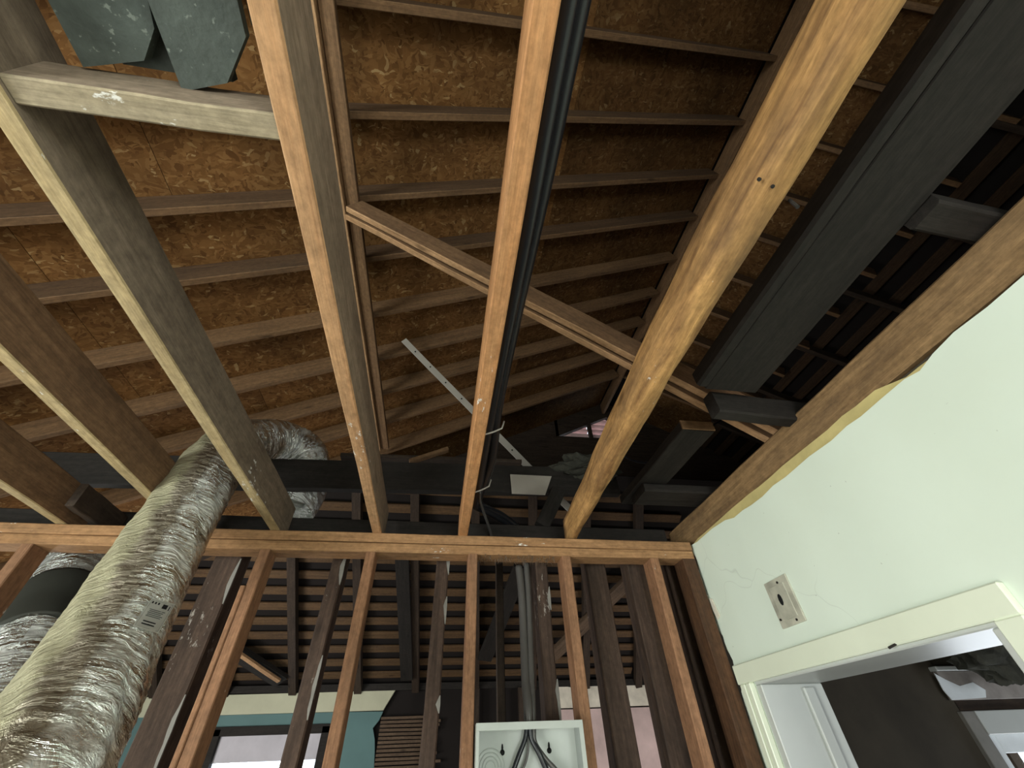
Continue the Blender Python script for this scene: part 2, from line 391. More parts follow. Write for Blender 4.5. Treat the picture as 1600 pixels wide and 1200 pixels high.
def tube(name, path, rad, mats, parent=None, sides=10, radf=None, slot=None, smooth=True, cap=True):
    path = [Vector(p) for p in path]; bm = bmesh.new(); rings = []; uvl = bm.loops.layers.uv.new('uv'); lens = []; nrm = []
    o0 = path[len(path)//2].copy()
    n = Vector((0.3, -0.8, 0.5)); s_len = 0.0
    for i, p in enumerate(path):
        t = (path[min(i+1, len(path)-1)]-path[max(i-1, 0)]).normalized()
        n = (n - t*n.dot(t)).normalized(); bb = t.cross(n)
        if i: s_len += (p-path[i-1]).length
        ring = []; lens.append(s_len); nrm.append((n.copy(), bb.copy()))
        for k in range(sides):
            a = 2*math.pi*k/sides
            r = rad if radf is None else radf(s_len, a)
            ring.append(bm.verts.new(p-o0 + n*math.cos(a)*r + bb*math.sin(a)*r))
        rings.append(ring)
    for i, (a, b) in enumerate(zip(rings, rings[1:])):
        for k in range(sides):
            f = bm.faces.new((a[k], a[(k+1) % sides], b[(k+1) % sides], b[k]))
            for lp_, (uu, vv) in zip(f.loops, ((k, i), (k+1, i), (k+1, i+1), (k, i+1))): lp_[uvl].uv = (uu/sides, lens[vv])
            if slot:
                a_ = 2*math.pi*(k+0.5)/sides
                f.material_index = slot(i, nrm[i][0]*math.cos(a_)+nrm[i][1]*math.sin(a_))
    if cap: bm.faces.new(rings[0][::-1]); bm.faces.new(rings[-1])
    o = from_bm(name, bm, mats, parent, smooth); o.location = o0
    return o

ORD = ['first', 'second', 'third', 'fourth', 'fifth', 'sixth', 'seventh', 'eighth', 'ninth', 'tenth', 'eleventh', 'twelfth', 'thirteenth', 'fourteenth']

# ------------------------------------------------------------------ setting: shell
struct(box('floor', (-3.4, -2.6, -0.06), (6.5, 6.5, 0.0), P['floor'], cham=0))
struct(prism('wall_left', [(-3.4, -2.6, 0), (-3.4, 6.6, 0), (-3.4, 6.6, 4.0), (-3.4, -2.6, 4.0)], (-0.1, 0, 0), P['shell']))
struct(box('ceiling_porch', (3.2, 2.56, 2.43), (6.6, 4.36, 2.47), P['shell'], cham=0))  # unseen soffit added to stop sky light leaking into the attic
struct(prism('wall_porch_side', [(6.5, 2.5, 2.45), (6.5, 4.36, 2.45), (6.5, 4.36, 4.0), (6.5, 2.5, 4.0)], (0.1, 0, 0), P['shell']))  # unseen strip added to close the same light leak at the side
struct(prism('wall_far_room_right', [(3.14, 2.56, 0), (3.14, 6.6, 0), (3.14, 6.6, 4.2), (3.14, 2.56, 2.45), (3.14, 2.56, 0)][:4], (0.06, 0, 0), P['shell']))
struct(prism('wall_outer_right', [(6.5, -2.6, 0), (6.5, 2.56, 0), (6.5, 2.56, 4.4), (6.5, -2.6, 4.4)], (0.1, 0, 0), P['shell']))
struct(prism('wall_back', [(-3.4, -2.6, 0), (6.5, -2.6, 0), (6.5, -2.6, rz(6.5)+0.2), (2.13, -2.6, 5.6), (-3.4, -2.6, lz(-3.4)+0.2)], (0, -0.1, 0), P['shell']))

struct(box('wall_back_lining', (-3.36, -2.6, 0), (1.13, -2.57, 2.44), P['plaster'], cham=0))
struct(box('wall_left_lining', (-3.4, -2.57, 0), (-3.37, 1.7, 2.44), P['plaster'], cham=0))

# ------------------------------------------------------------------ main roof
RH = 0.135
RAFT_Y = [-1.375, -0.97, -0.565, -0.16, 0.245, 0.65, 1.05, 1.42, 1.85, 2.27, 2.67, 3.08, 3.55]
root = struct(empty('ceiling_left_slope', (0, 0, 4.4)))
upL = Vector((-0.5, 0, 1)).normalized()
def lp(x, y, h): return Vector((x, y, lz(x))) + upL*h
ys = [-2.6, -1.38, -0.155, 1.06, 2.28, 3.5, 4.3]
def osb_sheet(corners, nrm, parent, mat='osb'):
    c = [Vector(p) for p in corners]; ctr = sum(c, Vector())/4
    c = [ctr+(p-ctr)*0.9985 for p in c]
    o = prism('osb_sheet', c, nrm*0.012, P[mat], parent)
    o.location = o.location - parent.location
    return o
for i in range(len(ys)-1):
    off = (-0.55 if i % 2 else 0.0)
    xs = [-3.45, -1.35+off, -0.64+0.2*off, 0.66, 2.13]
    for xa, xb in zip(xs, xs[1:]):
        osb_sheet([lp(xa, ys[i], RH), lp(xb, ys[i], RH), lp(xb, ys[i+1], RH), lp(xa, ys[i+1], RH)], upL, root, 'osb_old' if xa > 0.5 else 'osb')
root = struct(empty('ceiling_right_slope', (3, 0, 4.9)))
upR = Vector((0.5, 0, 1)).normalized()
def rp(x, y, h): return Vector((x, y, rz(x))) + upR*h
for i in range(len(ys)-1):
    for xa, xb in ((2.30, 3.30),):
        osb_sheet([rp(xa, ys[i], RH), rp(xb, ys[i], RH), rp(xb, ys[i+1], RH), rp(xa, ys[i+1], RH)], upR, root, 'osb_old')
u_ = prism('underlay', [rp(3.30, -2.6, RH+.02), rp(6.6, -2.6, RH+.02), rp(6.6, 4.3, RH+.02), rp(3.30, 4.3, RH+.02)], upR*0.01, P['underlay'], root)
u_.location -= root.location
for k in range(12):
    x = 3.38+0.2*k
    b_ = lumber('sheathing_board', rp(x, -2.5, 0.105), rp(x, 4.28, 0.105), 0.095, 0.02, W['skip_dark'], up=upR, segs=5)
    b_.parent = root; b_.location -= root.location
for k, yy in enumerate((-1.0, -0.35, 0.3, 0.98, 1.64, 2.31, 2.98, 3.7)):
    o = lumber('roof_rafter', rp(3.25, yy, 0.045), rp(6.4, yy, 0.045), 0.045, 0.09, W['dark'], up=upR)
    tag(o, f'old dark rafter low on the right slope, {ORD[k]} from the near gable', 'rafter', 'dark rafters low on the right slope')
for k, yy in enumerate(RAFT_Y):
    yb = yy+rnd.uniform(-0.01, 0.01)
    o = lumber('roof_rafter', lp(-3.4, yb, RH/2), lp(2.075, yy, RH/2), 0.036, RH-0.002, [W['rafter'], W['rafter_side'] if yy < 1.7 else W['rafter']], up=upL, segs=10)  # nearer rafters take the side colour with painted shade
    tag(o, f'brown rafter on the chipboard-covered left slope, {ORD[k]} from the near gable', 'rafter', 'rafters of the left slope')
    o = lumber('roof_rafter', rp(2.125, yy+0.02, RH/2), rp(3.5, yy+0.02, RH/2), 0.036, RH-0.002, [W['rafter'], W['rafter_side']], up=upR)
    tag(o, f'short brown rafter right of the ridge board, {ORD[k]} from the near gable', 'rafter', 'upper rafters of the right slope')
o = lumber('ridge_board', (2.095, -2.5, 5.385), (2.095, 4.28, 5.385), 0.038, 0.16, W['rafter'], segs=12)
tag(o, 'long brown ridge board where both roof slopes meet at the top', 'ridge board')

u_ = prism('underlay', [lp(-3.5, -2.6, RH+.025), lp(2.26, -2.6, RH+.025), lp(2.26, 4.34, RH+.025), lp(-3.5, 4.34, RH+.025)], upL*0.01, P['underlay'])
u_['kind'] = 'structure'; u_.name = 'ceiling_left_underlay'
u_ = prism('underlay', [rp(2.00, -2.6, RH+.025), rp(3.32, -2.6, RH+.025), rp(3.32, 4.34, RH+.025), rp(2.00, 4.34, RH+.025)], upR*0.01, P['underlay'])
u_['kind'] = 'structure'; u_.name = 'ceiling_right_underlay'

# gable wall with vent at the far end of the main roof
Yg = 4.3
root = struct(empty('wall_gable', (0, Yg, 3.5)))
def gp(name, pts, mat=None):
    o = prism(name, [(x, Yg, z) for x, z in pts], (0, 0.06, 0), mat or W['dark'], root); o.location -= root.location; return o
fzg = fz(Yg)
gp('gable_boarding', [(-1.6, fzg-0.15), (1.40, fzg-0.15), (1.40, lz(1.40)+0.17), (-1.6, lz(-1.6)+0.17)])
gp('gable_boarding', [(1.40, fzg-0.15), (2.86, fzg-0.15), (2.86, 4.80), (2.44, 4.80), (2.44, 4.90), (1.40, 4.88)])
gp('gable_boarding', [(2.86, fzg-0.15), (3.14, fzg-0.15), (3.14, 2.45), (6.5, 2.45), (6.5, rz(6.5)+0.24), (2.44, rz(2.44)+0.24), (2.44, 4.80), (2.86, 4.80)])
gp('gable_boarding', [(1.36, lz(1.36)-0.115), (2.13, lz(2.13)-0.105), (2.46, rz(2.46)-0.105), (2.46, rz(2.46)+0.2), (2.13, 5.60), (1.36, lz(1.36)+0.2)])
gp('gable_boarding', [(-1.6, fzg+0.05), (-3.4, fzg+0.05), (-3.4, lz(-3.4))])
vent = tag(empty('gable_vent', (2.13, Yg+0.03, 4.9)), 'triangular gable vent with pinkish louvre slats letting in daylight at the far end', 'vent')
for k in range(7):
    z = 4.905+0.085*k; h = 1.12-(z-4.9)*2.0
    if h < 0.06: continue
    for s0, s1 in ((-h, -0.285), (-0.275, min(h, 0.31))):
        if s1-s0 < 0.05: continue
        b_ = lumber('vent_slat', (2.13+s0, Yg+0.09, z+0.05), (2.13+s1, Yg+0.09, z+0.05), 0.085, 0.012, P['slat'], up=(0, 0.75, 0.66), segs=1, parent=None)
        b_.parent = vent; b_.location -= vent.location
for x in (-0.28, 0.30):
    b_ = lumber('vent_post', (2.13+x, Yg+0.01, 4.86), (2.13+x, Yg+0.01, 5.32-abs(x)*0.5), 0.05, 0.05, W['dark'], up=(0, 1, 0), segs=1)
    b_.parent = vent; b_.location -= vent.location

# ------------------------------------------------------------------ far slope (skip sheathing) and far wall
root = struct(empty('ceiling_far_slope', (0, 5, 3.3)))
upF = Vector((0, 0.5, 1)).normalized()
def fp(x, y, h): return Vector((x, y, fz(y))) + upF*h
o = prism('underlay', [fp(-3.4, 3.6, 0.05), fp(3.2, 3.6, 0.05), fp(3.2, 6.6, 0.05), fp(-3.4, 6.6, 0.05)], upF*0.01, P['underlay'], root); o.location -= root.location
for k in range(13):
    y = 6.262-0.2018*k
    b_ = lumber('sheathing_board', fp(-3.35, y, 0.02), fp(2.6, y+rnd.uniform(-.01, .01), 0.02), 0.105, 0.02, W['skip'], up=upF, segs=6)
    b_.parent = root; b_.location -= root.location
for k, x in enumerate((-2.84, -2.19, -1.54, -0.89, -0.29, 0.36, 1.0, 1.62, 2.25)):
    o = lumber('roof_rafter', fp(x-0.09*x-0.073, 3.65, -0.045), fp(x+0.15*x+0.122, 6.42, -0.045), 0.085, 0.09, W['dark'], up=upF)
    tag(o, f'near-black rafter under the far slope of spaced boards, {ORD[k]} from the left', 'rafter', 'rafters of the far slope')

Yw = 6.4
root = struct(empty('wall_far', (0, Yw, 0)))
def wf(name, x0, x1, z0, z1, mat, dy=0.0, th=0.03, cham=0):
    o = box(name, (x0, Yw-dy, z0), (x1, Yw-dy+th, z1), mat, root, cham=cham); o.location -= root.location; return o
wf('wall_core', -3.4, -2.38, 0, 2.46, P['underlay'], -0.06, 0.06)
wf('wall_core', -1.14, 3.2, 0, 2.46, P['underlay'], -0.06, 0.06)
wf('wall_core', -2.38, -1.14, 2.08, 2.46, P['underlay'], -0.06, 0.06)
wf('wall_core', -2.38, -1.14, 0, 0.8, P['underlay'], -0.06, 0.06)
wf('wall_plate', -3.4, 3.14, 2.40, 2.47, W['dark_grey'], 0.02, 0.05)
def rag(xs, zs, amp):
    return [(x+rnd.uniform(-amp, amp), z+rnd.uniform(-amp, amp)) for x, z in zip(xs, zs)]
def wfp(name, pts, mat, dy=0.0, th=0.03):
    o = prism(name, [(x, Yw-dy, z) for x, z in pts], (0, th, 0), mat, root); o.location -= root.location; return o
wfp('frieze', [(-3.3, 2.205), (-0.57, 2.21), (-0.53, 2.28), (-0.46, 2.40), (-3.3, 2.385)], P['frieze'], 0.01, 0.05)
edge = [(-0.57, 2.20), (-0.60, 2.12), (-0.66, 2.05), (-0.62, 1.95), (-0.60, 1.85), (-0.58, 1.7), (-0.62, 1.4), (-0.6, 0.8)]
wfp('teal_plaster', [(-1.14, 0.8), (-1.14, 2.205)]+edge, P['teal'], 0.0, 0.05)
wfp('teal_plaster', [(-2.38, 2.08), (-2.38, 2.205), (-1.14, 2.205), (-1.14, 2.08)], P['teal'], 0.0, 0.05)
wfp('teal_plaster', [(-3.3, 0.8), (-3.3, 2.205), (-2.38, 2.205), (-2.38, 0.8)], P['teal'], 0.0, 0.05)
wfp('pale_plaster', rag([1.50, 3.05, 3.05, 2.6, 2.1, 1.8, 1.55], [2.17, 2.17, 2.44, 2.43, 2.44, 2.40, 2.43], 0.02), P['pale_plaster'], 0.01, 0.05)
wfp('pink_plaster', [(1.50, 0.8), (3.05, 0.8), (3.05, 2.17), (1.50, 2.17)], P['pink'], 0.0, 0.05)
for k in range(16):
    z = 2.135-0.036*k
    x1 = (0.10 if k % 5 else 0.0)+rnd.uniform(-.05, .05)
    b_ = lumber('lath', (-0.58, Yw-0.01, z), (x1, Yw-0.01, z+rnd.uniform(-.004, .004)), 0.01, 0.026, W['lath'], segs=2)
    b_.parent = root; b_.location -= root.location
for x in (-0.05, 0.55, 1.1):
    b_ = lumber('cripple_stud', (x, Yw-0.03, 0.1), (x, Yw-0.03, 2.40), 0.06, 0.05, W['dark'], up=(0, 1, 0), segs=3)
    b_.parent = root; b_.location -= root.location
# far window in the teal wall
root = struct(empty('window_2', (-1.76, Yw, 1.5)))
def w2(name, lo, hi, mat):
    o = box(name, lo, hi, mat, root); o.location -= root.location; return o
for x in (-2.38, -1.22): w2('window_frame', (x, Yw-0.03, 0.8), (x+0.08, Yw+0.06, 2.08), W['dark_grey'])
w2('window_frame', (-2.38, Yw-0.03, 2.02), (-1.14, Yw+0.06, 2.10), W['dark_grey'])
w2('window_sill', (-2.40, Yw-0.06, 0.76), (-1.12, Yw+0.06, 0.81), W['dark_grey'])
w2('shade', (-2.30, Yw+0.025, 1.80), (-1.22, Yw+0.03, 2.02), P['shade'])
w2('pane', (-2.30, Yw+0.04, 0.8), (-1.22, Yw+0.045, 2.02), P['glass'])
w2('muntin', (-1.56, Yw+0.03, 0.8), (-1.50, Yw+0.05, 1.83), W['dark_grey'])

# ------------------------------------------------------------------ right wall: plaster, door opening, casing
XW = 1.14
root = struct(empty('wall_right', (XW, 0, 0)))
def wr(name, pts, x, th, mat):
    o = prism(name, [(x, y, z) for y, z in pts], (th, 0, 0), mat, root); o.location -= root.location; return o
top = []
y = -2.55
while y < 1.73:
    top.append((y, (2.418 if y < 0.55 else 2.404 if y < 1.45 else 2.425)+rnd.uniform(-0.006, 0.005))); y += rnd.uniform(0.03, 0.12)
left_edge = []
z = 2.43
while z > 0.05:
    t = (2.43-z)
    left_edge.append((1.748+0.02*math.sin(z*9)+rnd.uniform(-0.012, 0.012)+0.02*min(t, 1.2), z)); z -= rnd.uniform(0.015, 0.05)
DY0, DY1, DZ = 0.78, 1.645, 1.90
skin = top + left_edge + [(1.76, 0.0), (DY1, 0.0), (DY1, DZ), (DY0, DZ), (DY0, 0.0), (-2.55, 0.0)]
wr('paint_skin', skin, XW, 0.010, P['plaster'])
base_top = [(yy, 2.444+rnd.uniform(-0.003, 0.003)-(0.03 if yy < 0.6 else 0)) for yy, _ in top]
base_edge = [(yy+rnd.uniform(0.0, 0.02), zz) for yy, zz in left_edge]
wr('plaster_base', base_top + base_edge + [(1.775, 0.0), (DY1, 0.0), (DY1, DZ), (DY0, DZ), (DY0, 0.0), (-2.55, 0.0)], XW+0.010, 0.014, P['plaster_base'])
wr('wall_core', [(-2.55, 0), (-2.55, 2.43), (1.70, 2.43), (1.70, 0), (DY1, 0), (DY1, DZ), (DY0, DZ), (DY0, 0)], XW+0.024, 0.20, P['dark_wall'])
root = struct(empty('door_1', (XW, 1.2, 0)))
def d1(name, lo, hi, mat, ch=0.003):
    o = box(name, lo, hi, mat, root, ch); o.location -= root.location; return o
d1('head_casing', (XW-0.018, 0.725, 1.897), (XW, 1.726, 1.957), P['trim_cream'])
for y0, y1, px_ in ((1.648, 1.668, 0.022), (1.668, 1.682, 0.016), (1.682, 1.694, 0.021), (1.694, 1.722, 0.014)):
    d1('side_casing', (XW-px_, y0, 0), (XW, y1, 1.897), P['trim_cream'])
d1('side_casing', (XW-0.018, 0.725, 0), (XW, 0.782, 1.897), P['trim_cream'])
d1('jamb', (XW-0.004, 1.612, 0), (XW+0.237, 1.6445, DZ-0.0125), P['jamb'])
d1('jamb', (XW-0.004, DY0+0.0005, 0), (XW+0.237, DY0+0.025, DZ-0.0125), P['jamb'])
d1('jamb', (XW-0.004, DY0+0.0005, DZ-0.012), (XW+0.237, DY1-0.0005, DZ-0.0005), P['jamb'])
d1('door_stop', (XW+0.15, 1.600, 0), (XW+0.19, 1.612, DZ-0.024), P['jamb'])
o = from_bm('nail_stub', (lambda bm: (bmesh.ops.create_cone(bm, cap_ends=True, segments=8, radius1=0.003, radius2=0.0025, depth=0.03), bm)[1])(bmesh.new()), W['dark_grey'])
o.location = atX(1397, 1008, XW-0.02); o.rotation_euler = (0.5, 1.2, 0)
tag(o, 'small rusty nail sticking out of the door head casing', 'nail')

# cover plate on the plaster
pl = empty('cover_plate', (XW, 1.335, 2.08))
o = box('plate_face', (-0.006, -0.058, -0.070), (0.0, 0.058, 0.070), P['plate_cover'], pl)
o2 = box('raised_panel', (-0.009, -0.036, -0.052), (-0.005, 0.036, 0.050), P['plate_cover'], pl)
bm = bmesh.new(); bmesh.ops.create_cone(bm, cap_ends=True, segments=10, radius1=0.008, radius2=0.008, depth=0.003)
o3 = from_bm('wire_hole', bm, P['hole'], pl); o3.rotation_euler = (0, math.pi/2, 0); o3.location = (-0.010, 0.004, 0.006); o3.scale = (2.2, 1, 1)
for yy, zz in ((0.045, -0.045), (-0.025, -0.060), (-0.012, 0.055)):
    bm = bmesh.new(); bmesh.ops.create_cone(bm, cap_ends=True, segments=8, radius1=0.004, radius2=0.003, depth=0.003)
    o4 = from_bm('screw', bm, W['dark_grey'], pl); o4.rotation_euler = (0, math.pi/2, 0); o4.location = (-0.008, yy, zz)
tag(pl, 'worn off-white electrical cover plate with a dark hole on the plaster wall above the door', 'cover plate')
# torn paint flake at the plaster edge
for k, pxs in enumerate((((1085, 926), (1094, 922), (1106, 931), (1103, 936), (1088, 930)), ((1106, 934), (1112, 936), (1124, 962), (1121, 968), (1112, 950)))):
    o = prism('plaster_flake', [atX(x, y, XW-0.006) for x, y in pxs], (0.004, 0, 0), P['pale_plaster'])
    tag(o, ['pale rounded plaster flake peeling off the torn plaster edge, the upper one', 'narrow hanging plaster sliver just below the rounded flake at the torn edge'][k], 'plaster flake')

# next room through the door
root = struct(empty('wall_next_room', (2, 2.5, 0)))
def nr(name, lo, hi, mat, ch=0.003, par=None):
    p_ = par or root; o = box(name, lo, hi, mat, p_, ch); o.location -= p_.location; return o
nr('dark_wall_panel', (1.40, 2.5, 0), (2.05, 2.56, 2.42), P['dark_wall'])
nr('dark_wall_panel', (2.06, 2.5, 0), (2.93, 2.56, 2.42), P['dark_wall'])
nr('wall_header', (2.93, 2.52, 1.99), (6.5, 2.58, 2.42), P['dark_wall'])
nr('wall_pier', (4.3, 2.5, 0), (6.5, 2.56, 2.42), P['dark_wall'])
nr('wall_apron', (2.93, 2.52, 0), (4.3, 2.56, 0.6), P['dark_wall'])
struct(box('ceiling_next_room', (1.40, -2.55, 2.42), (6.5, 2.56, 2.45), P['dark_wall'], cham=0))
root = struct(empty('window_1', (3.6, 2.5, 1.2)))
nr('head_board', (2.90, 2.475, 1.885), (4.4, 2.52, 2.02), P['casing_worn'], par=root)
nr('head_ledge', (2.885, 2.455, 2.02), (4.4, 2.52, 2.042), P['jamb'], par=root)
nr('shadow_gap_board', (2.92, 2.50, 1.838), (4.4, 2.53, 1.886), W['dark'], par=root)
nr('head_casing', (2.985, 2.47, 1.736), (4.4, 2.52, 1.837), P['jamb'], par=root)
nr('side_casing', (2.90, 2.475, 0.6), (2.985, 2.52, 1.837), P['casing_dirty'], par=root)
nr('sash_stile', (2.98, 2.50, 0.6), (3.05, 2.54, 1.738), P['window_white'], par=root)
nr('sash_rail', (3.05, 2.50, 1.66), (4.3, 2.54, 1.738), P['window_white'], par=root)
nr('pane', (3.05, 2.515, 0.6), (4.3, 2.52, 1.66), P['glass'], 0, par=root)
# pale torn paper on the head board
o = prism('torn_paper', [atY(x, y, 2.47) for x, y in ((1460, 1052), (1478, 1062), (1500, 1072), (1520, 1066), (1540, 1078), (1541, 1090), (1488, 1094), (1474, 1078))], (0, 0.004, 0), P['window_white'])
tag(o, 'bright crinkled paper scrap stuck on the worn board above the far right window', 'paper scrap')
# dark clump hanging in the next room
bm = bmesh.new(); bmesh.ops.create_icosphere(bm, subdivisions=4, radius=1)
for v in bm.verts:
    n_ = v.co.normalized()
    s_ = 1+0.22*math.sin(7*n_.x+3)*math.sin(6*n_.z)+0.16*math.sin(15*n_.y+11*n_.x)+rnd.uniform(-.06, .06)
    v.co = Vector((n_.x*0.25*s_, n_.y*0.10*s_, n_.z*0.125*s_))
cl = from_bm('insulation_clump', bm, P['clump'])
cl.location = atY(1555, 1020, 2.25)
tag(cl, 'dark ragged insulation clump hanging in front of the window beyond the doorway', 'insulation')
bm = bmesh.new()
cpt = cl.location.copy()
o = tube('hanging_wire', spline([cpt+Vector((0.05, 0.02, 0.06)), cpt+Vector((0.07, 0.02, 0.2)), Vector((cpt.x+0.06, cpt.y+0.02, 2.425))], 6), 0.004, P['black_cable'], sides=6)
tag(o, 'thin dark wire holding the insulation clump beyond the doorway', 'wire')

# ------------------------------------------------------------------ ceiling joists of the camera's room
ZB = 2.438
def joist(x, ymin, ymax, mats, label, wd=0.038, ht=0.14, z=ZB, segs=10):
    o = lumber('ceiling_joist', (x, ymin, z+ht/2), (x, ymax, z+ht/2), wd, ht, mats, segs=segs)
    tag(o, label, 'joist'); return o
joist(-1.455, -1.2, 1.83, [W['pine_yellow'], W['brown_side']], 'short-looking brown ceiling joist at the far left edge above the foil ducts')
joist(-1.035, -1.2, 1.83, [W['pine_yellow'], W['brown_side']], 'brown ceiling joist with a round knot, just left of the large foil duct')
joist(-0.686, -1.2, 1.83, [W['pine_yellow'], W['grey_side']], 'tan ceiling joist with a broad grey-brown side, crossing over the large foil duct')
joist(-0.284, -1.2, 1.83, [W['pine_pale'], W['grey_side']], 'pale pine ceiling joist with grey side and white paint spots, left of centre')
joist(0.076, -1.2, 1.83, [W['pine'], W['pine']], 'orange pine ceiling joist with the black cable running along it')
o = lumber('ceiling_joist', (-1.37, 1.62, 2.50), (-1.37, 1.90, 2.50), 0.03, 0.09, W['dark'])
tag(o, 'dark old joist stub beside the far left brown joist', 'joist')

def log_joist():
    bm = bmesh.new(); rings = []; n = 14; segs = 60; y0, y1 = -1.2, 1.83
    for i in range(segs+1):
        y = y0+(y1-y0)*i/segs; ring = []
        tp = max(0.0, (y-0.55)/1.2); cxo = 0.003+0.047*tp; hwf = 1.06-0.50*min(tp, 1.0)
        wob = 0.004*math.sin(y*5.1)+0.003*math.sin(y*13.7+1)
        for k in range(n):
            a = 2*math.pi*(k+0.5)/n
            cx, cz = math.cos(a), math.sin(a)
            px_ = math.copysign(abs(cx)**0.55, cx)*0.036; pz_ = math.copysign(abs(cz)**0.55, cz)*0.066
            g = 1+0.035*math.sin(y*9+k*2.1)+0.03*math.sin(y*21+k*1.3)+rnd.uniform(-.012, .012)
            ring.append(bm.verts.new((px_*g*hwf+wob+cxo, y, pz_*g+wob)))
        rings.append(ring)
    for a, b in zip(rings, rings[1:]):
        for k in range(n): bm.faces.new((a[k], a[(k+1) % n], b[(k+1) % n], b[k]))
    bm.faces.new(rings[0][::-1]); bm.faces.new(rings[-1])
    o = from_bm('ceiling_joist', bm, W['log'], None, True)
    # object axes: length along local X for the grain
    o.data.transform(Matrix.Rotation(-math.pi/2, 4, 'Z')); o.rotation_euler = (0, 0, math.pi/2)
    o.location = (0.520, 0, ZB+0.066)
    return o
o = log_joist(); tag(o, 'rough round-edged log joist, yellowish and knotty, right of the cable joist', 'joist')
for k, (x, y) in enumerate(((1186, 280), (1207, 291), (1240, 318))):
    bm = bmesh.new(); bmesh.ops.create_cone(bm, cap_ends=True, segments=8, radius1=0.0035, radius2=0.003, depth=0.03 if k == 2 else 0.004)
    n_ = from_bm('nail', bm, W['dark_grey'], o)
    p = atZ(x, y, ZB+0.004); n_.matrix_parent_inverse = Matrix.Identity(4)
    n_.location = o.matrix_basis.inverted() @ p if False else (p.y-0.0, -(p.x-o.location.x), p.z-o.location.z)

# beam on the right wall
o = lumber('wall_beam', (1.203, -1.6, 2.508), (1.203, 1.95, 2.508), 0.09, 0.128, W['wall_beam'], segs=22, jit=0.0022, cham=0.012)
tag(o, 'rough brown beam lying along the top of the white plaster wall', 'beam')

# blocking between two left joists and the two boards on it
o = lumber('blocking', (-0.667, 0.243, 2.490), (-0.303, 0.241, 2.490), 0.038, 0.089, [W['pine_dull'], W['grey_side']])
tag(o, 'pale blocking piece with white scuffs spanning the two joists at top left', 'blocking')
def green_board(pxs, label):
    e = [atZ(x, y, 2.52) for x, y in pxs]
    o = prism('board_scrap', e, (0, 0, 0.022), P['batt'])
    # back edge is out of the frame, so run it on past the frame's edge
    tag(o, label, 'board scrap'); return o
a = [atZ(x, y, 2.52) for x, y in ((130, 105), (225, 95), (241, 45), (233, 8))]
pts = [Vector((a[0].x-0.012, -0.25, 2.52)), Vector((a[0].x-0.004, 0.12, 2.52)), a[0], a[1], a[2], a[3], Vector((a[3].x+0.0, -0.25, 2.52))]
tag(prism('board_scrap', pts, (0, 0, 0.022), P['batt']), 'dusty green-grey board scrap with a clipped corner above the blocking, the left one', 'board scrap')
a = [atZ(x, y, 2.505) for x, y in ((232, 4), (285, 143), (355, 130), (384, 58), (372, 6))]
pts = [Vector((a[0].x-0.004, -0.25, 2.505)), a[0], a[1], a[2], a[3], a[4], Vector((a[4].x, -0.25, 2.505))]
tag(prism('board_scrap', pts, (0, 0, 0.014), P['batt']), 'darker green-grey board scrap reaching down to the blocking, the right one', 'board scrap')
o = prism('board_scrap', [Vector((-0.56, -0.25, 2.545)), Vector((-0.56, 0.215, 2.545)), Vector((-0.40, 0.215, 2.545)), Vector((-0.40, -0.25, 2.545))], (0, 0, 0.02), P['batt'])
tag(o, 'dark green-grey board scrap mostly hidden behind the other two at top left', 'board scrap')
o = prism('board_scrap', [Vector((-0.335, -0.2, 2.53)), Vector((-0.325, 0.05, 2.53)), atZ(393, 40, 2.53), Vector((-0.315, -0.2, 2.53))], (0, 0, 0.01), P['batt_edge'])
tag(o, 'narrow pale foil edge beside the right green-grey board scrap', 'board scrap')

# ------------------------------------------------------------------ front stud wall
YF = 1.737
for k, (z0, z1, dy, m_, lab) in enumerate(((2.400, 2.438, 0.0, 'pine_plate', 'upper plank of the doubled top plate over the stud wall'),
                                  (2.361, 2.398, 0.003, 'pine_plate', 'lower plank of the doubled top plate, touching the stud tops'))):
    o = lumber('top_plate', (-2.6, YF+0.044+dy, (z0+z1)/2), (1.125, YF+0.044+dy, (z0+z1)/2), 0.089, z1-z0, W[m_], segs=16, jit=0.001)
    tag(o, lab, 'plate')
studs = [(-1.530, 'brown new stud at the far left edge beside the dark duct sleeve'),
         (-0.714+0.0, 'new pine stud right of the large foil duct, with a nailed scab on it'),
         (-0.312, 'new pine stud, second to the right of the large foil duct'),
         (0.103, 'orange pine stud just left of the open electrical box'),
         (0.506, 'reddish pine stud just right of the open electrical box'),
         (0.912, 'greyish pine stud nearest the right plaster corner')]
for x, lab in studs:
    o = lumber('wall_stud', (x+0.019, YF+0.046, 0.0), (x+0.019, YF+0.046, 2.361), 0.038, 0.089, W['pine_stud'], up=(0, 1, 0), segs=10)
    tag(o, lab, 'stud')
o = lumber('wall_stud', (1.102, YF+0.045, 0), (1.095, YF+0.045, 2.361), 0.062, 0.089, W['corner_stud'], up=(0, 1, 0), segs=10)
tag(o, 'dark reddish-brown corner post against the torn plaster edge', 'stud')
o = lumber('stud_scab', (-0.722, YF+0.02, 1.2), (-0.722, YF+0.02, 2.225), 0.018, 0.05, W['pine_stud'], up=(0, 1, 0), segs=6)
tag(o, 'thin pine strip nailed to the left face of the stud beside the duct', 'strip')
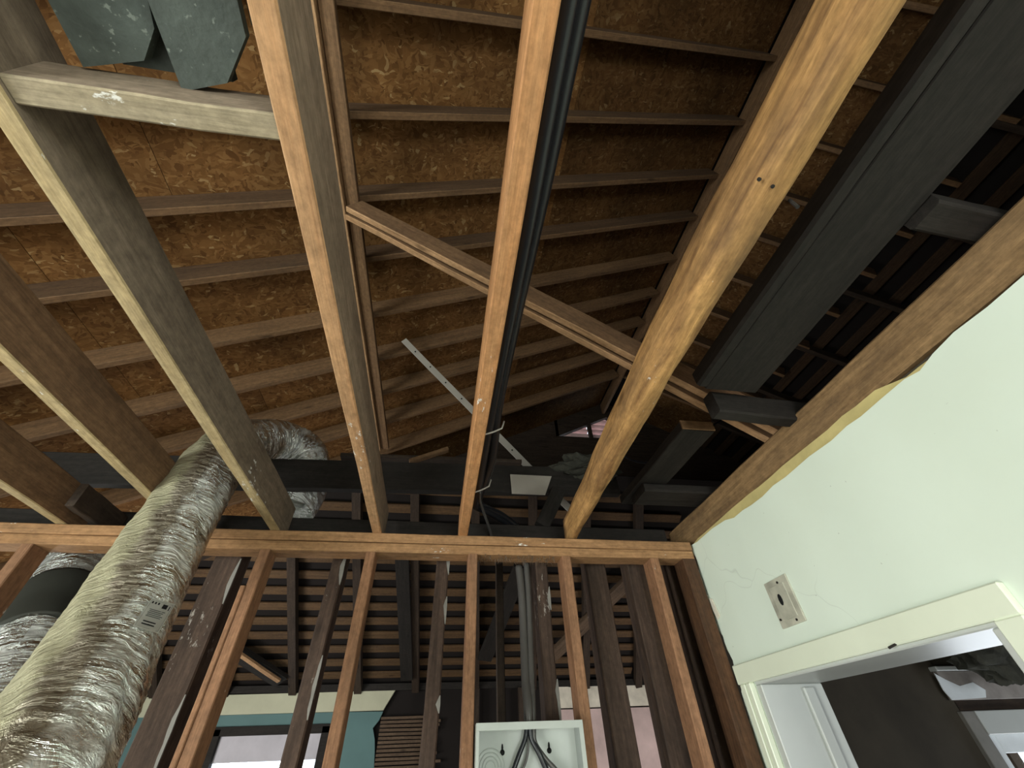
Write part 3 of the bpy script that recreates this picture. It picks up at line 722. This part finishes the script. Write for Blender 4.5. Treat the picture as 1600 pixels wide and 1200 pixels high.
# frayed fibre under the plate
bm = bmesh.new()
for k in range(150):
    x = rnd.uniform(0.15, 0.48); y = YF+rnd.uniform(0.0, 0.08); L_ = rnd.uniform(0.008, 0.028)
    a = Vector((x, y, 2.362)); d = Vector((rnd.uniform(-.6, .6), rnd.uniform(-.3, .3), -1)).normalized()*L_
    s_ = Vector((0.0016, 0, 0)); t_ = Vector((0, 0.0016, 0))
    v = [bm.verts.new(p) for p in (a-s_, a+s_, a+t_, a+d)]
    for f in ((0, 1, 3), (1, 2, 3), (2, 0, 3), (0, 2, 1)): bm.faces.new([v[i] for i in f])
o = from_bm('frayed_fibre', bm, W['lath']); o['kind'] = 'stuff'; o['label'] = 'frayed brown fibre hanging under the top plate above the electrical box'; o['category'] = 'fibre'

# old dark wall right behind
YO = 1.93
old = [(-0.935, 0.105, 'wide dark old stud with a grey plaster edge beside the large duct'),
       (-0.470, 0.055, 'dark old stud with a pale right edge, between the two pine studs left of centre'),
       (-0.027, 0.055, 'dark old stud with pale plaster crust left of the orange pine stud'),
       (0.418, 0.055, 'dark old stud with plaster crust right behind the grey conduit'),
       (0.660, 0.092, 'dark grey old stud right of the reddish pine stud'),
       (0.862, 0.105, 'broad dark brown old stud behind the greyish pine stud'),
       (1.055, 0.07, 'dark brown old stud in the shadow near the plaster corner')]
for x, wd, lab in old:
    o = lumber('wall_stud', (x+wd/2, YO, 0), (x+wd/2, YO, 2.50), wd, 0.09, W['old_stud'], up=(0, 1, 0), segs=12, jit=0.002, cham=0.005)
    tag(o, lab, 'stud')
    if wd < 0.06 or x < -0.9:
        # bits of plaster crust left along the right front edge
        z = 1.35+rnd.random()*0.1
        while z < 2.42:
            h = rnd.uniform(0.04, 0.22); n_ = max(2, int(h/0.03)); l_, r_ = [], []
            for q in range(n_+1):
                zz = min(2.46, z+h*q/n_); e_ = 0.010*math.sin(math.pi*q/n_)
                l_.append((x+wd-e_*rnd.uniform(0.5, 1.5)-0.002, zz)); r_.append((x+wd+0.001+e_*rnd.uniform(0, 0.3), zz))
            c_ = prism('plaster_crust', [(a_, YO-0.050, b_) for a_, b_ in l_+r_[::-1]], (0, 0.008, 0), P['casing_dirty'])
            c_.parent = o; c_.matrix_parent_inverse = o.matrix_basis.inverted()
            z += h+rnd.uniform(0.02, 0.3)
o = lumber('old_plate', (-2.2, 1.965, 2.535), (1.12, 1.965, 2.535), 0.10, 0.075, W['dark_grey'], segs=12)
tag(o, 'dark grey old plate running just behind the new top plate', 'plate')
bmz = atY(650, 748, 1.99).z
o = lumber('cross_beam', (-1.95, 1.99, 2.80), (0.95, 1.99, 2.875), 0.045, 0.165, W['dark_grey'], segs=14)
tag(o, 'long dark horizontal beam above the old wall in front of the foil duct bend', 'beam')
beam = o
fl = prism('pale_flashing', [atY(x, y, 1.955) for x, y in ((797, 741), (862, 744), (852, 773), (800, 771))], (0, 0.006, 0), P['strip'])  # pale patch added in place of a light reflection on the beam
tag(fl, 'small shiny pale metal flashing on the dark cross beam', 'flashing')
for k, (z0, y0) in enumerate(((3.02, 2.12), (3.13, 2.30))):
    o = lumber('loose_board', (-0.62+0.1*k, y0, z0), (0.42-0.05*k, y0, z0+0.02), 0.10, 0.022, W['dark'], segs=8)
    tag(o, ['dark loose board lying just above the cross beam', 'dark loose board farther back above the cross beam'][k], 'board')
o = lumber('loose_board', atY(640, 722, 2.04), atY(700, 702, 2.04), 0.04, 0.02, W['rafter'], segs=2)
tag(o, 'short pale board scrap tilted on the cross beam left of the cable', 'board')
# diagonal old braces
def brace(a, b, wd, ht, mats, label, up=(0, 1, 0), name='diagonal_brace', segs=6):
    o = lumber(name, a, b, wd, ht, mats, up=up, segs=segs, jit=0.002); tag(o, label, 'brace'); return o
def atF(x, y, h=0.0):
    d = ray(x, y); t = (2.46+3.2-1.72-h)/(d.z+0.5*d.y); return CAM + d*t
brace(atY(872, 768, 1.940), atY(847, 823, 1.940), 0.075, 0.045, W['dark_grey'], 'short grey brace slanting from the cross beam to the old plate', segs=3)
brace(atF(815, 885, .12), atF(757, 1030, .12), 0.17, 0.05, W['dark_grey'], 'grey slanted board seen through the studs left of the conduit', up=upF)
brace(atF(985, 905, .12), atF(858, 1030, .12), 0.16, 0.05, W['lath'], 'pale-edged slanted board seen through the studs right of the electrical box', up=upF)
brace(atF(318, 985, .12), atF(440, 1064, .12), 0.20, 0.05, W['dark_grey'], 'wide dark slanted board left of centre above the teal wall', up=upF)
brace(atF(362, 1013, .19), atF(436, 1064, .19), 0.05, 0.03, W['brace'], 'thin pale split strip along the slanted board above the teal wall', up=upF, segs=3)
brace(atF(628, 868, .12), atF(636, 1060, .12), 0.14, 0.05, W['dark_grey'], 'grey board lying under the far slope rafters, straight behind the middle', name='old_board', up=upF)
pz = atY(780, 872, 2.8)
brace(pz, (pz.x, 2.8, 0), 0.045, 0.05, W['dark'], 'thin dark upright post seen just left of the electrical conduit', name='old_post')

# ------------------------------------------------------------------ purlin, diagonal brace, white strip
o = lumber('purlin', (-0.630, -1.2, 3.952), (-0.630, 3.4, 3.952), 0.064, 0.034, W['rafter'], segs=12)
tag(o, 'flat brown board running crosswise under the rafters of the left slope', 'purlin')
o = lumber('batten', (-0.674, -1.2, 3.935), (-0.674, 3.4, 3.935), 0.013, 0.05, W['brace'], segs=12)
tag(o, 'thin light batten along the left edge of the flat board under the rafters', 'batten')
br = empty('diagonal_brace', (-0.60, 1.06, 3.86))
A_, B_ = Vector((-0.60, 1.045, 3.862)), Vector((1.245, 1.10, 2.622))
dn = Vector((-0.55, 0, -0.83))
n_ = (B_-A_).normalized(); upb = (Vector((0, 0, 1))-n_*n_.z).normalized()
for k in range(2):
    off = Vector((0, 0.020*k*2-0.02, 0)) - upb*(0.012*k)
    b_ = lumber('brace_plank', A_+off, B_+off, 0.030, 0.112, [W['brace'], W['brown_side']], up=upb, segs=10, jit=0.002)
    b_.parent = br; b_.location -= br.location
tag(br, 'doubled diagonal brace sloping from the purlin down to the wall beam', 'brace')
s0 = atL(630, 530) - upL*0.012
s1 = atY(893, 798, 2.40)
st = empty('perforated_strip', s0)
b_ = lumber('strip_body', s0, s1, 0.045, 0.008, P['strip'], up=(0.4, -0.6, -0.6), segs=6); b_.parent = st; b_.location -= st.location
d_ = (s1-s0).normalized(); fr_ = frame(s0, s1, Vector((0.4, -0.6, -0.6))); nz = fr_.to_3x3() @ Vector((0, 0, 1))
for k in range(9):
    bm = bmesh.new(); bmesh.ops.create_cone(bm, cap_ends=True, segments=8, radius1=0.006, radius2=0.006, depth=0.002)
    o = from_bm('hole', bm, P['hole'], st)
    o.matrix_local = Matrix.Translation(d_*((s1-s0).length*(0.08+0.1*k)) + nz*0.0055) @ fr_
tag(st, 'pale perforated strip leaning diagonally from the rafters down behind the cross beam', 'strip')

# ------------------------------------------------------------------ dark plank frame lying over the right joists
o = lumber('catwalk_plank', (0.900, -1.0, 2.615), (0.905, 0.885, 2.615), 0.185, 0.03, W['dark_grey'], segs=8)
tag(o, 'wide black-brown plank over the joists between the log joist and the wall beam, near end', 'plank')
o = lumber('catwalk_rail', (0.784, -1.0, 2.625), (0.790, 0.865, 2.62), 0.04, 0.06, W['dark_grey'], segs=8, cham=0.015)
tag(o, 'dark rounded rail along the left edge of the near black-brown plank', 'rail')
for k, (a_, b_, wd, ht, lab) in enumerate((((0.86, 0.945, 2.585), (1.255, 0.965, 2.585), 0.05, 0.09, 'dark crosspiece with a pale sawn end, where the diagonal brace meets the wall beam'),
                                   ((1.00, 0.262, 2.60), (1.25, 0.272, 2.60), 0.07, 0.05, 'dark crosspiece from the near plank to the wall beam at upper right'),
                                   ((0.86, 1.60, 2.598), (1.25, 1.60, 2.598), 0.14, 0.04, 'dark flat crosspiece beyond the brace near the stud wall corner'))):
    o = lumber('crosspiece', a_, b_, wd, ht, W['dark_grey'], segs=4, cham=0.006); tag(o, lab, 'crosspiece')
o = lumber('catwalk_plank', (0.925, 1.135, 2.64), (0.905, 1.75, 2.64), 0.135, 0.04, [W['dark_grey']], segs=5)
tag(o, 'shorter dark plank with a pale sawn end, beyond the diagonal brace', 'plank')
ee = lumber('sawn_end', (0.857, 1.130, 2.64), (0.992, 1.130, 2.64), 0.006, 0.04, W['rafter'], segs=1)
ee.parent = o; ee.matrix_parent_inverse = o.matrix_basis.inverted(); ee['label'] = 'pale sawn end'
o = tube('dark_wire', spline([atY(1180, 640, 2.2), atY(1120, 660, 2.15), atY(1050, 715, 2.1), atY(1000, 722, 2.1), atY(960, 705, 2.08)], 6), 0.008, P['black_cable'], sides=6)
tag(o, 'dark sagging wire beyond the brace, left of the shorter dark plank', 'wire')
bm = bmesh.new(); bmesh.ops.create_icosphere(bm, subdivisions=4, radius=1)
for v in bm.verts:
    n_ = v.co.normalized()
    s_ = 1+0.25*math.sin(6*n_.x+1)*math.sin(5*n_.z+2)+0.18*math.sin(13*n_.y+9*n_.x)+rnd.uniform(-.09, .09)
    v.co = Vector((n_.x*0.17*s_, n_.y*0.10*s_, n_.z*0.07*s_))
o = from_bm('insulation_heap', bm, P['clump']); o.location = Vector((0.78, 1.99, 2.95))
tag(o, 'grey heap of loose insulation lying on the cross beam right of the log joist', 'insulation')

# ------------------------------------------------------------------ big foil duct
path = [atD(-60, 1330, 0.60), atD(15, 1250, 0.64), atD(92, 1138, 0.76), atD(160, 1020, 0.95), atD(225, 905, 1.16), atD(282, 808, 1.42), atD(345, 715, 1.72),
        atY(392, 692, 1.85), atY(440, 690, 2.05), atY(478, 712, 2.15), atY(478, 760, 2.17), atY(455, 800, 2.14)]
pth = spline(path, 22)
def rip(s, a):
    r = 0.113
    r += 0.0022*math.sin(s*210+2*math.sin(a*3+s*9)) * (0.4+0.6*max(0, math.sin(a+0.4)))
    r += 0.0035*math.sin(a*5+s*13)*math.sin(s*17+a*2) + 0.002*math.sin(a*11+s*31) + rnd.uniform(-.0011, .0011)
    return r
_ax = (pth[100]-pth[20]).normalized()
_sd = _ax.cross((pth[70]-CAM).normalized()).normalized()       # points to the duct's left flank
if _sd.x > 0: _sd = -_sd
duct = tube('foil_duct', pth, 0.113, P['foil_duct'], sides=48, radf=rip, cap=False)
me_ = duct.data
at_ = me_.attributes.new('dust', 'FLOAT', 'POINT')  # position across the duct, drives the painted reflection bands
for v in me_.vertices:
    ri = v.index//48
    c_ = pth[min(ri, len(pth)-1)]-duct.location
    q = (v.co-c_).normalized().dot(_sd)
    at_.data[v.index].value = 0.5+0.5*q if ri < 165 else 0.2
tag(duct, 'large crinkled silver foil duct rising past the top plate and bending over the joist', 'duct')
# printed card on the duct
def card():
    c = [(238, 934), (274, 944), (247, 990), (207, 978)]
    # nearest depth of the duct surface along these rays is found from the path radius
    def hit(x, y):
        d = ray(x, y).normalized(); best = None
        t = 0.3
        while t < 2.5:
            p = CAM + d*t
            if min((p-q).length for q in pth[:140]) < 0.1165: return p
            t += 0.002
        return CAM + d*1.1
    lbl = empty('duct_label', hit(241, 962))
    def patch(name, pxs, lift, mat, nx=6, ny=6):
        bm = bmesh.new(); grid = []
        for i in range(ny+1):
            row = []
            for j in range(nx+1):
                u, v = j/nx, i/ny
                x = (pxs[0][0]*(1-u)+pxs[1][0]*u)*(1-v)+(pxs[3][0]*(1-u)+pxs[2][0]*u)*v
                y = (pxs[0][1]*(1-u)+pxs[1][1]*u)*(1-v)+(pxs[3][1]*(1-u)+pxs[2][1]*u)*v
                p = hit(x, y); p = p + (CAM-p).normalized()*lift
                row.append(bm.verts.new(p-lbl.location))
            grid.append(row)
        for i in range(ny):
            for j in range(nx): bm.faces.new((grid[i][j], grid[i][j+1], grid[i+1][j+1], grid[i+1][j]))
        ret = bmesh.ops.solidify(bm, geom=bm.faces[:], thickness=0.0008)
        return from_bm(name, bm, mat, lbl)
    patch('card', c, 0.006, P['card'])
    def uv(u, v):
        x = (c[0][0]*(1-u)+c[1][0]*u)*(1-v)+(c[3][0]*(1-u)+c[2][0]*u)*v
        y = (c[0][1]*(1-u)+c[1][1]*u)*(1-v)+(c[3][1]*(1-u)+c[2][1]*u)*v
        return x, y
    def bar(name, u0, v0, u1, v1, mat): patch(name, [uv(u0, v0), uv(u1, v0), uv(u1, v1), uv(u0, v1)], 0.0078, mat, 2, 2)
    bar('printed_mark', 0.58, 0.10, 0.78, 0.24, P['ink']); bar('printed_mark', 0.85, 0.12, 0.89, 0.26, P['ink'])
    for k in range(3): bar('printed_letter', 0.10+0.13*k, 0.09, 0.17+0.13*k, 0.16, P['ink'])
    for k in range(5): bar('printed_line', 0.18+0.03*(k % 2), 0.33+0.055*k, 0.82-0.05*(k % 3), 0.36+0.055*k, P['ink_grey'])
    for k in range(2): bar('printed_line', 0.22, 0.72+0.09*k, 0.72, 0.76+0.09*k, P['ink'])
    bar('printed_border', 0.05, 0.05, 0.95, 0.06, P['ink_grey']); bar('printed_border', 0.05, 0.94, 0.95, 0.95, P['ink_grey'])
    bar('printed_border', 0.05, 0.05, 0.062, 0.95, P['ink_grey']); bar('printed_border', 0.938, 0.05, 0.95, 0.95, P['ink_grey'])
    tag(lbl, 'white printed label stuck on the large silver foil duct', 'label')
card()
# left duct run behind the stud wall
ld = empty('sleeved_duct', atY(60, 960, 2.35))
pl_ = [atY(-50, 1185, 2.0), atY(8, 1076, 2.15), atY(48, 1008, 2.26), atY(70, 972, 2.33), atY(97, 930, 2.41), atY(126, 882, 2.5), atY(165, 830, 2.62)]
def rip2(s, a): return 0.145+0.004*math.sin(s*120+3*math.sin(a*2))+0.006*math.sin(a*4+s*19)*math.sin(s*25+a)+rnd.uniform(-.002, .002)
def seg(name, pts, mat, rf, r=0.145):
    o = tube(name, spline(pts, 14), r, mat, ld, sides=36, radf=rf); o.location -= ld.location; return o
seg('foil_section', pl_[:3], P['foil'], rip2)
seg('sleeve', pl_[2:5], P['sleeve'], lambda s, a: 0.152+0.0015*math.sin(s*30))
seg('foil_section', pl_[4:], P['foil'], rip2)
tag(ld, 'smaller foil duct with a dark smooth sleeve at the left edge behind the studs', 'duct')

# ------------------------------------------------------------------ cables, conduit, electrical box
cb = empty('cable_bundle', (0.125, 0.5, 2.57))
def cab(name, pts, r, mat):
    o = tube(name, spline(pts, 10), r, mat, cb, sides=10); o.location -= cb.location; return o
cab('cable', [(0.116, -1.0, 2.535), (0.118, 0.04, 2.54), (0.119, 0.4, 2.535), (0.116, 0.8, 2.535), (0.114, 1.2, 2.53), (0.12, 1.5, 2.54), (0.125, 1.68, 2.555), (0.14, 1.80, 2.60), (0.24, 1.90, 2.605), (0.32, 1.98, 2.58), (0.345, 2.02, 2.45)], 0.016, P['black_cable'])
cab('cable', [(0.135, -1.0, 2.565), (0.140, 0.03, 2.57), (0.142, 0.30, 2.575), (0.137, 0.62, 2.57), (0.135, 1.0, 2.56), (0.15, 1.28, 2.555), (0.145, 1.45, 2.56), (0.135, 1.62, 2.575), (0.16, 1.82, 2.62), (0.28, 1.93, 2.62), (0.37, 1.99, 2.57), (0.39, 2.02, 2.45)], 0.017, P['black_cable'])
cab('thin_cable', [(0.125, 1.50, 2.52), (0.135, 1.60, 2.53), (0.16, 1.70, 2.53), (0.20, 1.84, 2.52), (0.22, 1.9, 2.50)], 0.006, P['grey_conduit'])
for yy in (1.08, 1.47):
    bm = bmesh.new(); o = tube('cable_tie', [(0.10, yy, 2.50), (0.128, yy, 2.512), (0.158, yy, 2.53), (0.166, yy, 2.56)], 0.003, P['strip'], cb, sides=6); o.location -= cb.location
tag(cb, 'thick black cable bundle tied along the right side of the orange pine joist', 'cable')
cn = empty('conduit', (0.36, 1.88, 2.2))
def con(name, pts, r, mat):
    o = tube(name, spline(pts, 10), r, mat, cn, sides=12); o.location -= cn.location; return o
con('conduit_tube', [(0.338, 1.872, 2.36), (0.345, 1.868, 2.25), (0.345, 1.862, 2.1), (0.338, 1.83, 1.95), (0.335, 1.79, 1.86), (0.335, 1.785, 1.80)], 0.016, P['grey_conduit'])
con('conduit_tube', [(0.372, 1.872, 2.40), (0.374, 1.868, 2.25), (0.370, 1.862, 2.1), (0.360, 1.83, 1.95), (0.352, 1.80, 1.86), (0.350, 1.795, 1.80)], 0.013, P['grey_conduit'])
con('conduit_tube', [(0.385, 2.02, 2.46), (0.40, 2.00, 2.40), (0.378, 1.93, 2.46), (0.372, 1.885, 2.44), (0.372, 1.872, 2.38)], 0.013, P['grey_conduit'])
tag(cn, 'grey conduit pair dropping from the top plate into the electrical box', 'conduit')

bx = empty('electrical_box', (0.326, YF, 1.45))
X0, X1, ZT, ZBt = 0.147, 0.502, 1.812, 0.95
def eb(name, lo, hi, mat, ch=0.0015):
    o = box(name, lo, hi, mat, bx, ch); o.location -= bx.location; return o
Yb = YF+0.075; Yfr = YF-0.030
eb('back_panel', (X0, Yb, ZBt), (X1, Yb+0.003, ZT), P['enclosure'])
eb('side_panel', (X0, Yfr, ZBt), (X0+0.003, Yb, ZT), P['enclosure'])
sp = eb('side_panel', (X1-0.003, Yfr, ZBt), (X1, Yb, ZT), P['bare_metal']); sp['label'] = 'shiny bare metal inner side'
eb('top_panel', (X0, Yfr, ZT-0.003), (X1, Yb, ZT), P['enclosure'])
eb('bottom_panel', (X0, Yfr, ZBt), (X1, Yb, ZBt+0.003), P['enclosure'])
eb('front_lip', (X0, Yfr-0.002, ZT-0.020), (X1, Yfr, ZT), P['enclosure'])
eb('front_lip', (X0, Yfr-0.002, ZBt), (X0+0.010, Yfr, ZT-0.020), P['enclosure'])
eb('front_lip', (X1-0.014, Yfr-0.002, ZBt), (X1, Yfr, ZT-0.020), P['enclosure'])
for (cx, cz) in ((0.205, 1.705),):
    for k, r in enumerate((0.046, 0.036, 0.026, 0.016)):
        pts = [Vector((cx+r*math.cos(a), Yb-0.001, cz+r*math.sin(a))) for a in [2*math.pi*i/32 for i in range(33)]]
        o = tube('knockout_ring', pts, 0.0016, P['enclosure'], bx, sides=6, cap=False); o.location -= bx.location
for cx in (0.245, 0.405):
    bm = bmesh.new()
    bmesh.ops.create_cone(bm, cap_ends=True, segments=12, radius1=0.008, radius2=0.008, depth=0.002, matrix=Matrix.Translation((0, 0, -0.008)) @ Matrix.Rotation(math.pi/2, 4, 'X'))
    bmesh.ops.create_cone(bm, cap_ends=True, segments=8, radius1=0.0035, radius2=0.0035, depth=0.002, matrix=Matrix.Translation((0, 0, 0.004)) @ Matrix.Diagonal((1, 1, 3, 1)) @ Matrix.Rotation(math.pi/2, 4, 'X'))
    o = from_bm('keyhole', bm, P['hole'], bx); o.location = Vector((cx, Yb-0.001, 1.748))-bx.location
eb('conduit_bushing', (0.300, YF+0.02, ZT-0.016), (0.372, YF+0.07, ZT+0.004), P['grey_conduit'])
tag(bx, 'open pale metal electrical box mounted between two pine studs', 'electrical box')
wi = empty('service_wires', (0.33, YF+0.03, 1.79))
def wire(pts, r, mat):
    o = tube('wire', spline(pts, 8), r, mat, wi, sides=8); o.location -= wi.location
yb = YF+0.045
wire([(0.326, yb, 1.80), (0.318, yb, 1.77), (0.295, yb, 1.73), (0.262, yb, 1.67), (0.235, yb, 1.62), (0.22, yb, 1.5)], 0.008, P['black_cable'])
wire([(0.338, yb, 1.80), (0.342, yb, 1.77), (0.365, yb-0.005, 1.73), (0.395, yb, 1.67), (0.42, yb, 1.60), (0.43, yb, 1.5)], 0.009, P['black_cable'])
wire([(0.350, yb, 1.80), (0.352, yb, 1.76), (0.385, yb+0.005, 1.72), (0.43, yb, 1.675), (0.46, yb, 1.60), (0.46, yb, 1.5)], 0.008, P['grey_conduit'])
wire([(0.330, yb+0.01, 1.80), (0.328, yb+0.01, 1.74), (0.310, yb+0.01, 1.70), (0.285, yb+0.01, 1.68), (0.225, yb+0.01, 1.66)], 0.004, P['grey_conduit'])
tag(wi, 'black and grey service wires fanning out inside the open electrical box', 'wires')
